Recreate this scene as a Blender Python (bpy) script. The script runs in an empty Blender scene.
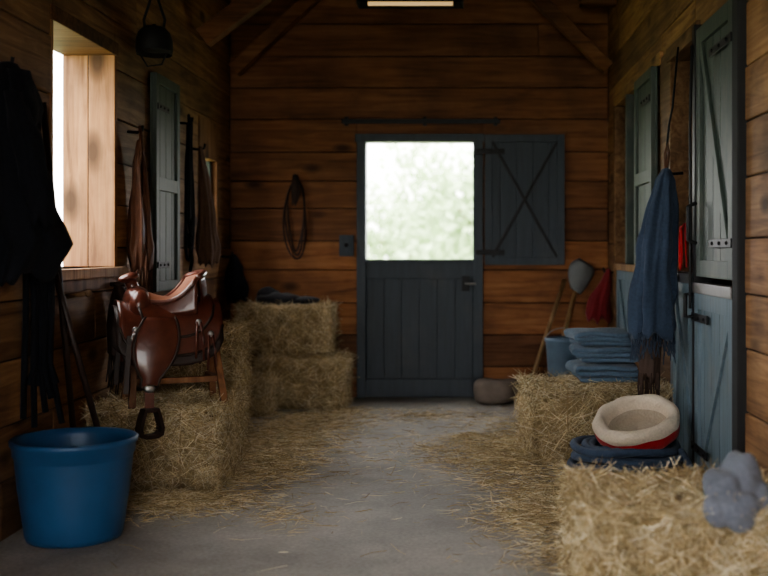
import bpy, bmesh, math, random
from mathutils import Vector, Matrix, noise, Euler
random.seed(11)
R = random.random
def U(a, b): return a + (b - a) * random.random()
scene = bpy.context.scene
XL, XR, YB, ZC, YF = -1.87, 1.18, 8.79, 3.55, -2.0

# ------------------------------------------------------------------ materials
def newmat(name):
    m = bpy.data.materials.new(name); m.use_nodes = True
    nt = m.node_tree; b = nt.nodes["Principled BSDF"]
    return m, nt, b
def N(nt, t, **kw):
    n = nt.nodes.new(t)
    for k, v in kw.items():
        try: setattr(n, k, v)
        except Exception: pass
    return n
def ramp(nt, fac, stops):
    r = N(nt, "ShaderNodeValToRGB")
    el = r.color_ramp.elements
    while len(el) < len(stops): el.new(0.5)
    for e, (p, c) in zip(el, stops):
        e.position = p; e.color = (c[0], c[1], c[2], 1)
    nt.links.new(fac, r.inputs[0]); return r.outputs[0]
def mixc(nt, fac, a, b, mode='MIX'):
    n = N(nt, "ShaderNodeMix"); n.data_type = 'RGBA'; n.blend_type = mode
    for s, v in ((n.inputs[0], fac), (n.inputs[6], a), (n.inputs[7], b)):
        if hasattr(v, "links"): nt.links.new(v, s)
        elif isinstance(v, (int, float)): s.default_value = v
        else: s.default_value = (v[0], v[1], v[2], 1)
    return n.outputs[2]
def noise_t(nt, vec, scale, detail=5, dist=0.0, rough=0.55):
    n = N(nt, "ShaderNodeTexNoise")
    n.inputs["Scale"].default_value = scale; n.inputs["Detail"].default_value = detail
    n.inputs["Roughness"].default_value = rough; n.inputs["Distortion"].default_value = dist
    if vec is not None: nt.links.new(vec, n.inputs["Vector"])
    return n.outputs["Fac"]
def bump(nt, b, h, s, d=0.01):
    n = N(nt, "ShaderNodeBump"); n.inputs["Strength"].default_value = s
    n.inputs["Distance"].default_value = d
    nt.links.new(h, n.inputs["Height"]); nt.links.new(n.outputs[0], b.inputs["Normal"])

def wood(name, dark, mid, light, axis=0, rough=0.66, knots=True, gs=1.0, ks=1.0, kt=0.18):
    m, nt, b = newmat(name)
    tc = N(nt, "ShaderNodeTexCoord"); at = N(nt, "ShaderNodeAttribute"); at.attribute_name = "Col"
    sc = N(nt, "ShaderNodeVectorMath"); sc.operation = 'SCALE'; sc.inputs[3].default_value = 13.0
    nt.links.new(at.outputs["Vector"], sc.inputs[0])
    ad = N(nt, "ShaderNodeVectorMath"); ad.operation = 'ADD'
    nt.links.new(tc.outputs["Object"], ad.inputs[0]); nt.links.new(sc.outputs[0], ad.inputs[1])
    mp = N(nt, "ShaderNodeMapping"); s = [7 * gs] * 3; s[axis] = 0.5 * gs
    mp.inputs["Scale"].default_value = s
    nt.links.new(ad.outputs[0], mp.inputs[0])
    f = noise_t(nt, mp.outputs[0], 3.0, 9, 0.9, 0.62)
    col = ramp(nt, f, [(0.28, dark), (0.48, mid), (0.70, light)])
    f2 = noise_t(nt, ad.outputs[0], 1.9, 5)
    col = mixc(nt, 1.0, col, ramp(nt, f2, [(0.3, (0.56, 0.56, 0.58)), (0.5, (0.95, 0.94, 0.93)), (0.7, (1.24, 1.21, 1.14))]), 'MULTIPLY')
    if knots:
        mk = N(nt, "ShaderNodeMapping"); s = [4.2 * ks] * 3; s[axis] = 2.0 * ks
        mk.inputs["Scale"].default_value = s; nt.links.new(ad.outputs[0], mk.inputs[0])
        vo = N(nt, "ShaderNodeTexVoronoi"); vo.inputs["Scale"].default_value = 0.9
        nt.links.new(mk.outputs[0], vo.inputs["Vector"])
        kf = ramp(nt, vo.outputs["Distance"], [(kt*0.35, (0.9,) * 3), (kt*0.7, (0.45,)*3), (kt, (0, 0, 0))])
        col = mixc(nt, kf, col, tuple(c * 0.4 for c in dark))
    sep = N(nt, "ShaderNodeSeparateColor"); nt.links.new(at.outputs["Color"], sep.inputs[0])
    pl = ramp(nt, sep.outputs[0], [(0.0, (0.66, 0.65, 0.65)), (0.5, (0.97, 0.95, 0.93)), (1.0, (1.30, 1.26, 1.18))])
    col = mixc(nt, 1.0, col, pl, 'MULTIPLY')
    nt.links.new(col, b.inputs["Base Color"]); b.inputs["Roughness"].default_value = rough
    b.inputs["Specular IOR Level"].default_value = 0.3
    bump(nt, b, f, 0.4, 0.004)
    return m

def paint(name, c, wear=(0.25, 0.22, 0.17), rough=0.5, amt=0.35, axis=2):
    m, nt, b = newmat(name)
    tc = N(nt, "ShaderNodeTexCoord")
    mp = N(nt, "ShaderNodeMapping"); s = [14, 14, 14]; s[axis] = 1.3; mp.inputs["Scale"].default_value = s
    nt.links.new(tc.outputs["Object"], mp.inputs[0])
    f = noise_t(nt, mp.outputs[0], 2.0, 8, 0.4)
    g = noise_t(nt, tc.outputs["Object"], 3.0, 5)
    col = mixc(nt, f, tuple(x * 0.6 for x in c), tuple(min(1, x * 1.45) for x in c))
    wf = ramp(nt, g, [(0.55, (0, 0, 0)), (0.78, (amt, amt, amt))])
    col = mixc(nt, wf, col, wear)
    nt.links.new(col, b.inputs["Base Color"]); b.inputs["Roughness"].default_value = rough
    bump(nt, b, f, 0.35, 0.003)
    return m

def cloth(name, c, c2=None, scale=60, rough=0.95, bs=0.6, sheen=0.15):
    m, nt, b = newmat(name)
    tc = N(nt, "ShaderNodeTexCoord")
    f = noise_t(nt, tc.outputs["Object"], scale, 6)
    g = noise_t(nt, tc.outputs["Object"], 7, 4)
    c2 = c2 or tuple(x * 0.55 for x in c)
    col = mixc(nt, g, c2, tuple(min(1, x * 1.35) for x in c))
    col = mixc(nt, ramp(nt, f, [(0.3, (0, 0, 0)), (0.7, (0.5, 0.5, 0.5))]), col, tuple(min(1, x * 1.5) for x in c))
    nt.links.new(col, b.inputs["Base Color"]); b.inputs["Roughness"].default_value = rough
    b.inputs["Specular IOR Level"].default_value = 0.15
    b.inputs["Sheen Weight"].default_value = sheen
    bump(nt, b, f, bs, 0.006)
    return m

def simple(name, c, rough=0.5, metal=0.0, var=0.25, scale=12, bs=0.1, coat=0):
    m, nt, b = newmat(name)
    tc = N(nt, "ShaderNodeTexCoord")
    f = noise_t(nt, tc.outputs["Object"], scale, 6)
    col = mixc(nt, f, tuple(x * (1 - var) for x in c), tuple(min(1, x * (1 + var)) for x in c))
    nt.links.new(col, b.inputs["Base Color"])
    b.inputs["Roughness"].default_value = rough; b.inputs["Metallic"].default_value = metal
    if coat: b.inputs["Coat Weight"].default_value = coat
    bump(nt, b, f, bs, 0.004)
    return m

def attr_mat(name, rough=0.8):
    m, nt, b = newmat(name)
    at = N(nt, "ShaderNodeAttribute"); at.attribute_name = "Col"
    tc = N(nt, "ShaderNodeTexCoord")
    f = noise_t(nt, tc.outputs["Object"], 14, 4)
    col = mixc(nt, 1.0, at.outputs["Color"], ramp(nt, f, [(0.3, (0.70, 0.69, 0.67)), (0.7, (1.12, 1.11, 1.08))]), 'MULTIPLY')
    nt.links.new(col, b.inputs["Base Color"]); b.inputs["Roughness"].default_value = rough
    b.inputs["Specular IOR Level"].default_value = 0.25
    return m

W_L = wood("plank_wood_side", (0.125, 0.064, 0.032), (0.255, 0.142, 0.072), (0.39, 0.24, 0.128), axis=1)
W_B = wood("plank_wood_back", (0.135, 0.056, 0.026), (0.255, 0.112, 0.051), (0.355, 0.172, 0.083), axis=0)
W_J = wood("jamb_wood", (0.14, 0.070, 0.036), (0.28, 0.145, 0.073), (0.40, 0.225, 0.12), axis=2, ks=1.2, kt=0.30)
W_P = wood("plain_pine", (0.18, 0.10, 0.05), (0.34, 0.20, 0.11), (0.46, 0.30, 0.17), axis=2, knots=False)
W_S = wood("stand_wood", (0.09, 0.04, 0.022), (0.17, 0.08, 0.042), (0.25, 0.13, 0.07), axis=2, knots=False)
W_D = wood("beam_wood", (0.10, 0.042, 0.018), (0.20, 0.09, 0.04), (0.28, 0.14, 0.07), axis=0, knots=False)
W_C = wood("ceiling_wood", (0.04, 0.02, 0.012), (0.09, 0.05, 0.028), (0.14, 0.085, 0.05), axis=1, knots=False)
W_H = wood("handle_wood", (0.20, 0.12, 0.06), (0.40, 0.26, 0.14), (0.55, 0.38, 0.22), axis=2, knots=False)
DARK = simple("dark_backing", (0.018, 0.012, 0.008), 0.95)
BLUEGREY = paint("slate_blue_paint", (0.044, 0.058, 0.075), rough=0.55, amt=0.12)
STALLBLUE = paint("stall_blue_paint", (0.13, 0.18, 0.215), rough=0.55, amt=0.45)
GREEN = paint("green_shutter_paint", (0.055, 0.074, 0.064), rough=0.55, amt=0.35)
BLACKM = simple("black_iron", (0.02, 0.02, 0.022), 0.5, 0.5)
STEEL = simple("worn_steel", (0.32, 0.31, 0.30), 0.4, 0.9)
BLACKC = cloth("black_cloth", (0.009, 0.010, 0.014), sheen=0.03)
STRAW = attr_mat("straw")
LEATHER = simple("saddle_leather", (0.110, 0.032, 0.020), 0.30, 0, 0.6, 16, 0.5, coat=0.2)
LEATHER_T = simple("tan_seat_leather", (0.29, 0.125, 0.076), 0.36, 0, 0.3, 14, 0.25, coat=0.15)
LEATHER_D = simple("dark_leather", (0.030, 0.016, 0.012), 0.5, 0, 0.4, 20, 0.2)
LEATHER_B = simple("brown_leather", (0.12, 0.050, 0.026), 0.6, 0, 0.4, 20, 0.3)
BROWNC = cloth("brown_cloth", (0.10, 0.055, 0.034))
BLUEC = cloth("blue_wool", (0.045, 0.064, 0.10), (0.022, 0.032, 0.052))
BLUEF = cloth("blue_fleece", (0.10, 0.145, 0.20), (0.055, 0.085, 0.125))
REDC = cloth("red_cloth", (0.33, 0.020, 0.024))
CREAM = cloth("cream_fleece", (0.56, 0.48, 0.38), (0.44, 0.37, 0.29), scale=90, bs=0.9)
CREAM_SHADE = cloth("cream_fleece_shaded", (0.38, 0.32, 0.25), (0.29, 0.24, 0.185), scale=90, bs=0.9)  # cream darkened for the bed's hollow, recess shade put into the colour
GREYC = cloth("grey_cloth", (0.15, 0.165, 0.20), (0.09, 0.10, 0.13))
BLUEP = simple("blue_plastic", (0.022, 0.088, 0.205), 0.42, 0, 0.35, 5, 0.05)
BLUEROPE = cloth("blue_rope", (0.055, 0.080, 0.125), (0.025, 0.038, 0.065))
STONE = simple("rough_stone", (0.22, 0.18, 0.15), 0.9, 0, 0.4, 12, 0.8)
ROPE = cloth("dark_rope", (0.045, 0.03, 0.026))

# ------------------------------------------------------------------ mesh builder
class MB:
    def __init__(s): s.v = []; s.f = []; s.m = []; s.c = []; s.sm = []
    def add(s, verts, faces, mat=0, col=None, smooth=False, M=None):
        o = len(s.v)
        for p in verts:
            if M is not None: p = M @ Vector(p)
            s.v.append((p[0], p[1], p[2]))
        if col is None: col = (R(), R(), R())
        for f in faces:
            s.f.append(tuple(o + i for i in f)); s.m.append(mat); s.c.append(col); s.sm.append(smooth)
    def xform(s, M): s.v = [tuple(M @ Vector(p)) for p in s.v]
    def box(s, x0, x1, y0, y1, z0, z1, mat=0, col=None, M=None):
        v = [(x0,y0,z0),(x1,y0,z0),(x1,y1,z0),(x0,y1,z0),(x0,y0,z1),(x1,y0,z1),(x1,y1,z1),(x0,y1,z1)]
        f = [(0,3,2,1),(4,5,6,7),(0,1,5,4),(1,2,6,5),(2,3,7,6),(3,0,4,7)]
        s.add(v, f, mat, col, False, M)
    def beam(s, a, b, w, h, mat=0, up=(0,0,1), col=None):
        a = Vector(a); b = Vector(b); d = (b - a); L = d.length; d.normalize()
        side = d.cross(Vector(up)); side.normalize(); u2 = side.cross(d)
        M = Matrix((( d.x, side.x, u2.x, a.x),(d.y, side.y, u2.y, a.y),(d.z, side.z, u2.z, a.z),(0,0,0,1)))
        s.box(0, L, -w/2, w/2, -h/2, h/2, mat, col, M)
    def tube(s, pts, r, seg=8, mat=0, closed=False, col=None, cap=True):
        pts = [Vector(p) for p in pts]; n = len(pts)
        rr = r if isinstance(r, (list, tuple)) else [r] * n
        vs = []; fs = []; prev = None
        for i, p in enumerate(pts):
            if closed: t = pts[(i+1) % n] - pts[i-1]
            else: t = pts[min(i+1, n-1)] - pts[max(i-1, 0)]
            if t.length < 1e-9: t = Vector((0,0,1))
            t.normalize()
            if prev is None:
                a = Vector((0,0,1)) if abs(t.z) < 0.9 else Vector((1,0,0))
                nn = t.cross(a).normalized()
            else:
                nn = prev - t * prev.dot(t)
                if nn.length < 1e-6: nn = t.orthogonal()
                nn.normalize()
            prev = nn; bb = t.cross(nn)
            for k in range(seg):
                an = 2 * math.pi * k / seg
                vs.append(p + (nn * math.cos(an) + bb * math.sin(an)) * rr[i])
        m = n if closed else n - 1
        for i in range(m):
            j = (i + 1) % n
            for k in range(seg):
                k2 = (k + 1) % seg
                fs.append((i*seg+k, i*seg+k2, j*seg+k2, j*seg+k))
        if not closed and cap:
            fs.append(tuple(range(seg-1, -1, -1))); fs.append(tuple((n-1)*seg+k for k in range(seg)))
        s.add(vs, fs, mat, col, True)
    def grid(s, fn, nu, nv, mat=0, closeu=False, closev=False, col=None, M=None):
        vs = [fn(i / (nu if closeu else nu - 1), j / (nv if closev else nv - 1)) for i in range(nu) for j in range(nv)]
        fs = []
        for i in range(nu if closeu else nu - 1):
            for j in range(nv if closev else nv - 1):
                i2 = (i+1) % nu; j2 = (j+1) % nv
                fs.append((i*nv+j, i2*nv+j, i2*nv+j2, i*nv+j2))
        s.add(vs, fs, mat, col, True, M)
    def ell(s, c, r, mat=0, rot=(0,0,0), nz=0.0, nsc=6, pw=1.0, seg=24, rings=14):
        M = Matrix.Translation(Vector(c)) @ Euler(rot).to_matrix().to_4x4()
        def sp(x): return math.copysign(abs(x) ** pw, x)
        vs = []; fs = []
        for i in range(rings + 1):
            ph = math.pi * i / rings - math.pi / 2
            for k in range(seg):
                th = 2 * math.pi * k / seg
                p = Vector((r[0]*sp(math.cos(ph))*sp(math.cos(th)), r[1]*sp(math.cos(ph))*sp(math.sin(th)), r[2]*sp(math.sin(ph))))
                if nz: p *= 1 + nz * noise.noise(p * nsc + Vector(c) * 3)
                vs.append(p)
        for i in range(rings):
            for k in range(seg):
                k2 = (k+1) % seg
                fs.append((i*seg+k, i*seg+k2, (i+1)*seg+k2, (i+1)*seg+k))
        s.add(vs, fs, mat, None, True, M)
    def lathe(s, prof, c, mat=0, seg=40, sx=1, sy=1, M=None, fn=None):
        vs = []; fs = []; n = len(prof)
        for (r, z) in prof:
            for k in range(seg):
                a = 2*math.pi*k/seg
                p = Vector((r*math.cos(a)*sx, r*math.sin(a)*sy, z))
                if fn: p = fn(p)
                p = (M @ p if M is not None else p) + Vector(c)
                vs.append(p)
        for i in range(n-1):
            for k in range(seg):
                k2 = (k+1) % seg
                fs.append((i*seg+k, i*seg+k2, (i+1)*seg+k2, (i+1)*seg+k))
        s.add(vs, fs, mat, None, True)
    def bundle(s, secs, folds=7, amp=0.22, mat=0, seg=64, seed=0, hem=0.03, rows=5):
        """hanging cloth mass: secs = [(x,y,z,wx,wy)...] top to bottom"""
        S = []
        for a, b in zip(secs[:-1], secs[1:]):
            for k in range(rows):
                t = k / rows; S.append([a[i] * (1-t) + b[i] * t for i in range(5)])
        S.append(list(secs[-1]))
        n = len(S); vs = []; fs = []
        for i, (x, y, z, wx, wy) in enumerate(S):
            q = i / (n - 1)
            for k in range(seg):
                t = 2*math.pi*k/seg
                f = 1 + amp * (0.3 + 0.7*q) * (math.sin(folds*t + seed + 1.5*math.sin(q*2.5+seed)) + 0.5*math.sin((folds*2+1)*t + seed*2 + q*2))
                f += 0.25 * noise.noise(Vector((math.cos(t)*1.5 + seed, math.sin(t)*1.5, z*7)))
                zz = z + hem * q * q * noise.noise(Vector((math.cos(t)*2.2, math.sin(t)*2.2, seed+3)))*2
                vs.append((x + wx*math.cos(t)*f, y + wy*math.sin(t)*f, zz))
        for i in range(n-1):
            for k in range(seg):
                k2 = (k+1) % seg
                fs.append((i*seg+k, (i+1)*seg+k, (i+1)*seg+k2, i*seg+k2))
        top = len(vs); vs.append((S[0][0], S[0][1], S[0][2]+0.01)); vs.append((S[-1][0], S[-1][1], S[-1][2]+0.04))
        for k in range(seg):
            k2 = (k+1) % seg
            fs.append((top, k, k2)); fs.append((top+1, (n-1)*seg+k2, (n-1)*seg+k))
        s.add(vs, fs, mat, None, True)
    def obj(s, name, mats, bevel=0, subsurf=0, solid=0):
        me = bpy.data.meshes.new(name); me.from_pydata(s.v, [], s.f); me.update()
        for m in mats: me.materials.append(m)
        me.polygons.foreach_set("material_index", s.m)
        me.polygons.foreach_set("use_smooth", s.sm)
        a = me.attributes.new("Col", 'FLOAT_COLOR', 'FACE')
        flat = []
        for c in s.c: flat += [c[0], c[1], c[2], 1.0]
        a.data.foreach_set("color", flat)
        o = bpy.data.objects.new(name, me); scene.collection.objects.link(o)
        if solid:
            md = o.modifiers.new("sol", 'SOLIDIFY'); md.thickness = solid; md.offset = 0
        if bevel:
            md = o.modifiers.new("bev", 'BEVEL'); md.width = bevel; md.segments = 2; md.limit_method = 'ANGLE'; md.angle_limit = 0.7
        if subsurf:
            md = o.modifiers.new("sub", 'SUBSURF'); md.levels = subsurf; md.render_levels = subsurf
        return o

def subtract(rects, hole):
    out = []
    ha0, ha1, hz0, hz1 = hole
    for (a0, a1, z0, z1) in rects:
        if a1 <= ha0 or a0 >= ha1 or z1 <= hz0 or z0 >= hz1: out.append((a0, a1, z0, z1)); continue
        if a0 < ha0: out.append((a0, ha0, z0, z1))
        if a1 > ha1: out.append((ha1, a1, z0, z1))
        m0, m1 = max(a0, ha0), min(a1, ha1)
        if z0 < hz0: out.append((m0, m1, z0, hz0))
        if z1 > hz1: out.append((m0, m1, hz1, z1))
    return out

def plank_wall(name, a0, a1, z1, holes, put, mat, ph=0.245, bp=None, ba0=None, ba1=None):
    mb = MB(); z = 0
    while z < z1:
        h = ph * U(0.90, 1.10); zt = min(z + h, z1); a = a0
        while a < a1 - 0.01:
            L = U(2.4, 4.6); b = min(a + L, a1)
            if a1 - b < 0.5: b = a1
            rs = [(a + 0.0015, b - 0.0015, z + 0.003, zt - 0.003)]
            for hl in holes: rs = subtract(rs, hl)
            col = (R(), R(), R()); off = U(-0.003, 0.004)
            for r in rs:
                if r[1]-r[0] > 0.006 and r[3]-r[2] > 0.008: put(mb, r, off, col, 0)
            a = b
        z = zt
    rs = [(ba0 if ba0 is not None else a0, ba1 if ba1 is not None else a1, 0, z1)]
    for hl in holes: rs = subtract(rs, hl)
    for r in rs: bp(mb, r, (0.3, 0.3, 0.3), 1)
    return mb.obj(name, [mat, DARK], bevel=0.006)

# ------------------------------------------------------------------ shell
T = 0.28
win1 = (4.98, 5.87, 1.10, 2.24); win2 = (7.73, 8.29, 1.13, 2.11); added_light_win = (1.0, 2.9, 1.10, 2.24)  # last opening is added out of view to let in side light
def putL(mb, r, off, col, m): mb.box(XL - 0.04, XL + off, r[0], r[1], r[2], r[3], m, col)
def bpL(mb, r, col, m): mb.box(XL - T, XL - 0.012, r[0], r[1], r[2], r[3], m, col)
plank_wall("wall_left", YF, YB, ZC, [win1, win2, added_light_win], putL, W_L, bp=bpL, ba1=YB + 0.15)
st_near = (4.62, 6.14, 0.0, 2.27); st_far = (6.42, 8.32, 0.0, 2.30)
def putR(mb, r, off, col, m): mb.box(XR - off, XR + 0.04, r[0], r[1], r[2], r[3], m, col)
def bpR(mb, r, col, m): mb.box(XR + 0.012, XR + 0.14, r[0], r[1], r[2], r[3], m, col)
plank_wall("wall_right", YF, YB, ZC, [st_near, st_far], putR, W_L, bp=bpR, ba1=YB + 0.15)
door_h = (-0.847, 0.169, 0.0, 2.10)
def putB(mb, r, off, col, m): mb.box(r[0], r[1], YB - off, YB + 0.04, r[2], r[3], m, col)
def bpB(mb, r, col, m): mb.box(r[0], r[1], YB + 0.012, YB + 0.15, r[2], r[3], m, col)
plank_wall("wall_back", XL, XR, ZC, [door_h], putB, W_B, bp=bpB, ba0=XL - T, ba1=3.5)
front_h = (-1.45, 0.75, 0.0, 2.5)
def putF(mb, r, off, col, m): mb.box(r[0], r[1], YF - 0.04, YF + off, r[2], r[3], m, col)
def bpF(mb, r, col, m): mb.box(r[0], r[1], YF - 0.15, YF - 0.012, r[2], r[3], m, col)
plank_wall("added_wall_behind_cam", XL, XR, ZC, [front_h], putF, W_B, bp=bpF, ba0=XL - T, ba1=3.5)  # unseen wall added behind the camera; its opening limits daylight from behind

# floor
m, nt, b = newmat("worn_concrete")
tc = N(nt, "ShaderNodeTexCoord")
f1 = noise_t(nt, tc.outputs["Object"], 1.1, 6, 0.6); f2 = noise_t(nt, tc.outputs["Object"], 5, 9, 0.3, 0.62); f3 = noise_t(nt, tc.outputs["Object"], 60, 5)
c = ramp(nt, f1, [(0.32, (0.36, 0.345, 0.32)), (0.5, (0.44, 0.42, 0.39)), (0.7, (0.52, 0.50, 0.465))])
c = mixc(nt, 1.0, c, ramp(nt, f2, [(0.3, (0.80, 0.79, 0.77)), (0.65, (1.08, 1.08, 1.08))]), 'MULTIPLY')
c = mixc(nt, 1.0, c, ramp(nt, f3, [(0.3, (0.80, 0.79, 0.78)), (0.7, (1.08, 1.08, 1.08))]), 'MULTIPLY')
nt.links.new(c, b.inputs["Base Color"])
nt.links.new(ramp(nt, f2, [(0.3, (0.60,)*3), (0.7, (0.82,)*3)]), b.inputs["Roughness"])
b.inputs["Specular IOR Level"].default_value = 0.35
bump(nt, b, f2, 0.15, 0.006)
mb = MB(); mb.box(XL - T, 3.6, YF - 1, YB + 0.15, -0.1, 0.0); mb.obj("floor", [m])
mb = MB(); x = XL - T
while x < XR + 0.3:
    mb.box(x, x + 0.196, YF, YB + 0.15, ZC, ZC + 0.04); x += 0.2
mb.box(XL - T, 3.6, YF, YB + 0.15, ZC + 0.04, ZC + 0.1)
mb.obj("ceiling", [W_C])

# stall interior (dark room behind right wall)
mb = MB()
mb.box(3.4, 3.5, 3.0, YB + 0.1, 0, ZC); mb.box(XR + 0.14, 3.4, 2.95, 3.05, 0, ZC)
mb.box(XR + 0.15, 3.4, 6.25, 6.31, 0, 2.0)
mb.obj("wall_stall_interior", [W_C])

# jambs + sills
mb = MB()
for (a0, a1, z0, z1) in (win1, added_light_win):
    for k in range(2):   # two boards across the reveal
        x0 = XL - T + k*0.142; x1 = x0 + 0.137
        if k == 1: x1 = XL + 0.004
        mb.box(x0, x1, a1 - 0.002 - 0.008*k, a1 + 0.035, z0, z1, 0)
        mb.box(x0, x1, a0 - 0.035, a0 + 0.002, z0, z1, 0)
    mb.box(XL - T, XL + 0.01, a0 - 0.035, a1 + 0.035, z1 - 0.002, z1 + 0.07, 1)
    mb.box(XL - T - 0.05, XL + 0.05, a0 - 0.05, a1 + 0.06, z0 - 0.05, z0, 2)
    mb.box(XL - 0.02, XL + 0.025, a0 - 0.04, a1 + 0.04, z0 - 0.11, z0 - 0.05, 0)
mb.obj("window_1", [W_J, W_D, W_P], bevel=0.004)
mb = MB(); a0, a1, z0, z1 = win2
mb.box(XL - 0.14, XL + 0.012, a1 - 0.03, a1 + 0.02, z0 - .03, z1 + .03); mb.box(XL - 0.14, XL + 0.012, a0 - 0.02, a0 + 0.03, z0 - .03, z1 + .03)
mb.box(XL - 0.14, XL + 0.012, a0, a1, z1 - 0.25, z1 + 0.03); mb.box(XL - 0.14, XL + 0.03, a0 - .03, a1 + .03, z0 - 0.04, z0 + 0.02)
mb.box(XL - 0.06, XL - 0.03, a0, a1, 1.50, 1.53, 1); mb.box(XL - 0.06, XL - 0.03, (a0+a1)/2 - 0.012, (a0+a1)/2 + 0.012, z0, z1 - .2, 1)
mb.box(XL - 0.06, XL - 0.03, a1 - 0.07, a1 - 0.03, z0, z1 - .2, 1)
mb.obj("window_2", [W_J, GREEN], bevel=0.004)

# plane helpers
def PL(a, d, z): return (XL + d, a, z)
def PR(a, d, z): return (XR - d, a, z)
def PB(a, d, z): return (a, YB - d, z)
def pbox(mb, P, a0, a1, d0, d1, z0, z1, mat=0):
    p = P(a0, d0, z0); q = P(a1, d1, z1)
    mb.box(min(p[0], q[0]), max(p[0], q[0]), min(p[1], q[1]), max(p[1], q[1]), z0, z1, mat)
def pbeam(mb, P, a, za, b_, zb, w, d0, d1, mat=0):
    n = Vector(P(0, 1, 0)) - Vector(P(0, 0, 0)); dm = (d0 + d1) / 2
    A = Vector(P(a, dm, za)); B = Vector(P(b_, dm, zb)); mb.beam(A, B, w, d1 - d0, mat, up=n)
def panel(mb, P, a0, a1, z0, z1, d0, nb, fr=0.07, mat=0, brace='', rails=(), bm_=None, bw=0.05):
    w = (a1 - a0) / nb
    bm_ = mat if bm_ is None else bm_
    for i in range(nb):
        pbox(mb, P, a0 + i*w + 0.003, a0 + (i+1)*w - 0.003, d0, d0 + 0.022, z0, z1, mat)
    pbox(mb, P, a0, a1, d0 - 0.001, d0 + 0.014, z0, z1, mat)
    if fr:
        for (p, q, r, s) in ((a0, a0+fr, z0, z1), (a1-fr, a1, z0, z1), (a0+fr, a1-fr, z0, z0+fr), (a0+fr, a1-fr, z1-fr, z1)):
            pbox(mb, P, p, q, d0 + 0.02, d0 + 0.04, r, s, mat)
    for r in rails: pbox(mb, P, a0 + fr, a1 - fr, d0 + 0.02, d0 + 0.04, r, r + 0.08, mat)
    if 'x' in brace or '/' in brace: pbeam(mb, P, a0 + fr, z0 + fr, a1 - fr, z1 - fr, bw, d0 + 0.021, d0 + 0.038, bm_)
    if 'x' in brace or '\\' in brace: pbeam(mb, P, a0 + fr, z1 - fr, a1 - fr, z0 + fr, bw, d0 + 0.022, d0 + 0.036, bm_)
def strap(mb, P, a0, a1, z, d, mat=1):
    pbox(mb, P, a0, a1, d, d + 0.007, z - 0.02, z + 0.02, mat)
    for k in range(3):
        a = a0 + (a1 - a0) * (k + 0.5) / 3; mb.ell(P(a, d + 0.009, z), (0.008, 0.008, 0.008), mat, seg=8, rings=6)

# back door: dutch door
mb = MB()
pbox(mb, PB, -0.847, -0.774, -0.12, 0.03, 0, 2.10); pbox(mb, PB, 0.089, 0.169, -0.12, 0.03, 0, 2.10)
pbox(mb, PB, -0.86, 0.18, -0.12, 0.035, 2.06, 2.125)
pbox(mb, PB, -0.847, 0.169, -0.14, -0.02, -0.01, 0.02)
panel(mb, PB, -0.774, 0.089, 0.01, 1.09, -0.05, 6, fr=0.0)
pbox(mb, PB, -0.774, 0.089, -0.03, 0.005, 0.96, 1.09); pbox(mb, PB, -0.774, 0.089, -0.03, 0.0, 0.005, 0.15)
pbox(mb, PB, -0.774, 0.089, -0.10, 0.03, 1.085, 1.115)
pbox(mb, PB, 0.0, 0.06, 0.005, 0.012, 0.86, 0.98, 1)
mb.tube([PB(0.03, 0.01, 0.92), PB(0.03, 0.06, 0.92), PB(0.07, 0.07, 0.92), PB(0.11, 0.07, 0.92)], 0.010, 8, 2)
mb.obj("door_1", [BLUEGREY, BLACKM, STEEL], bevel=0.005)
mb = MB()
panel(mb, PB, 0.182, 0.823, 1.07, 2.117, 0.02, 5, fr=0.06, brace='x', bm_=1, bw=0.022)
strap(mb, PB, 0.11, 0.34, 1.98, 0.06); strap(mb, PB, 0.11, 0.34, 1.17, 0.06)
mb.obj("door_upper_leaf", [BLUEGREY, BLACKM], bevel=0.005)
mb = MB(); pbox(mb, PB, -0.968, 0.306, 0.03, 0.045, 2.205, 2.24)
for a in (-0.93, -0.3, 0.27): pbox(mb, PB, a - 0.015, a + 0.015, 0, 0.035, 2.19, 2.26)
mb.obj("door_rail", [BLACKM])
mb = MB(); pbox(mb, PB, -0.985, -0.87, 0, 0.05, 1.14, 1.31); pbox(mb, PB, -0.965, -0.89, 0.05, 0.056, 1.16, 1.29)
mb.ell(PB(-0.927, 0.06, 1.23), (0.018, 0.015, 0.018), 1, seg=12, rings=8)
mb.obj("switch_box", [BLUEGREY, BLACKM], bevel=0.006)
# rope coil on back wall
mb = MB()
for k in range(3):
    pts = []
    for i in range(40):
        t = 2*math.pi*i/40
        pts.append((-1.335 + (0.064 + 0.012*k)*math.sin(t) + 0.012*math.sin(2*t+k), YB - 0.03 - 0.006*(k % 3), 1.46 - 0.015*k + (0.28+0.015*k)*math.cos(t)))
    mb.tube(pts, 0.007, 6, 0, closed=True)
mb.bundle([(-1.335, YB - 0.05, 1.79, 0.02, 0.015), (-1.335, YB - 0.05, 1.65, 0.035, 0.02), (-1.345, YB - 0.05, 1.56, 0.015, 0.012)], 4, 0.2, 0)
mb.tube([(-1.335, YB - 0.005, 1.76), (-1.335, YB-0.08, 1.76), (-1.335, YB-0.09, 1.79)], 0.009, 8, 1)
mb.obj("coiled_rope", [ROPE, BLACKM])

# left green shutter
mb = MB(); panel(mb, PL, 6.49, 7.03, 0.94, 2.25, 0.012, 4, fr=0.06, rails=(1.55,))
strap(mb, PL, 6.5, 6.75, 2.05, 0.053); strap(mb, PL, 6.5, 6.75, 1.1, 0.053)
mb.obj("window_shutter", [GREEN, BLACKM], bevel=0.005)

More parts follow.
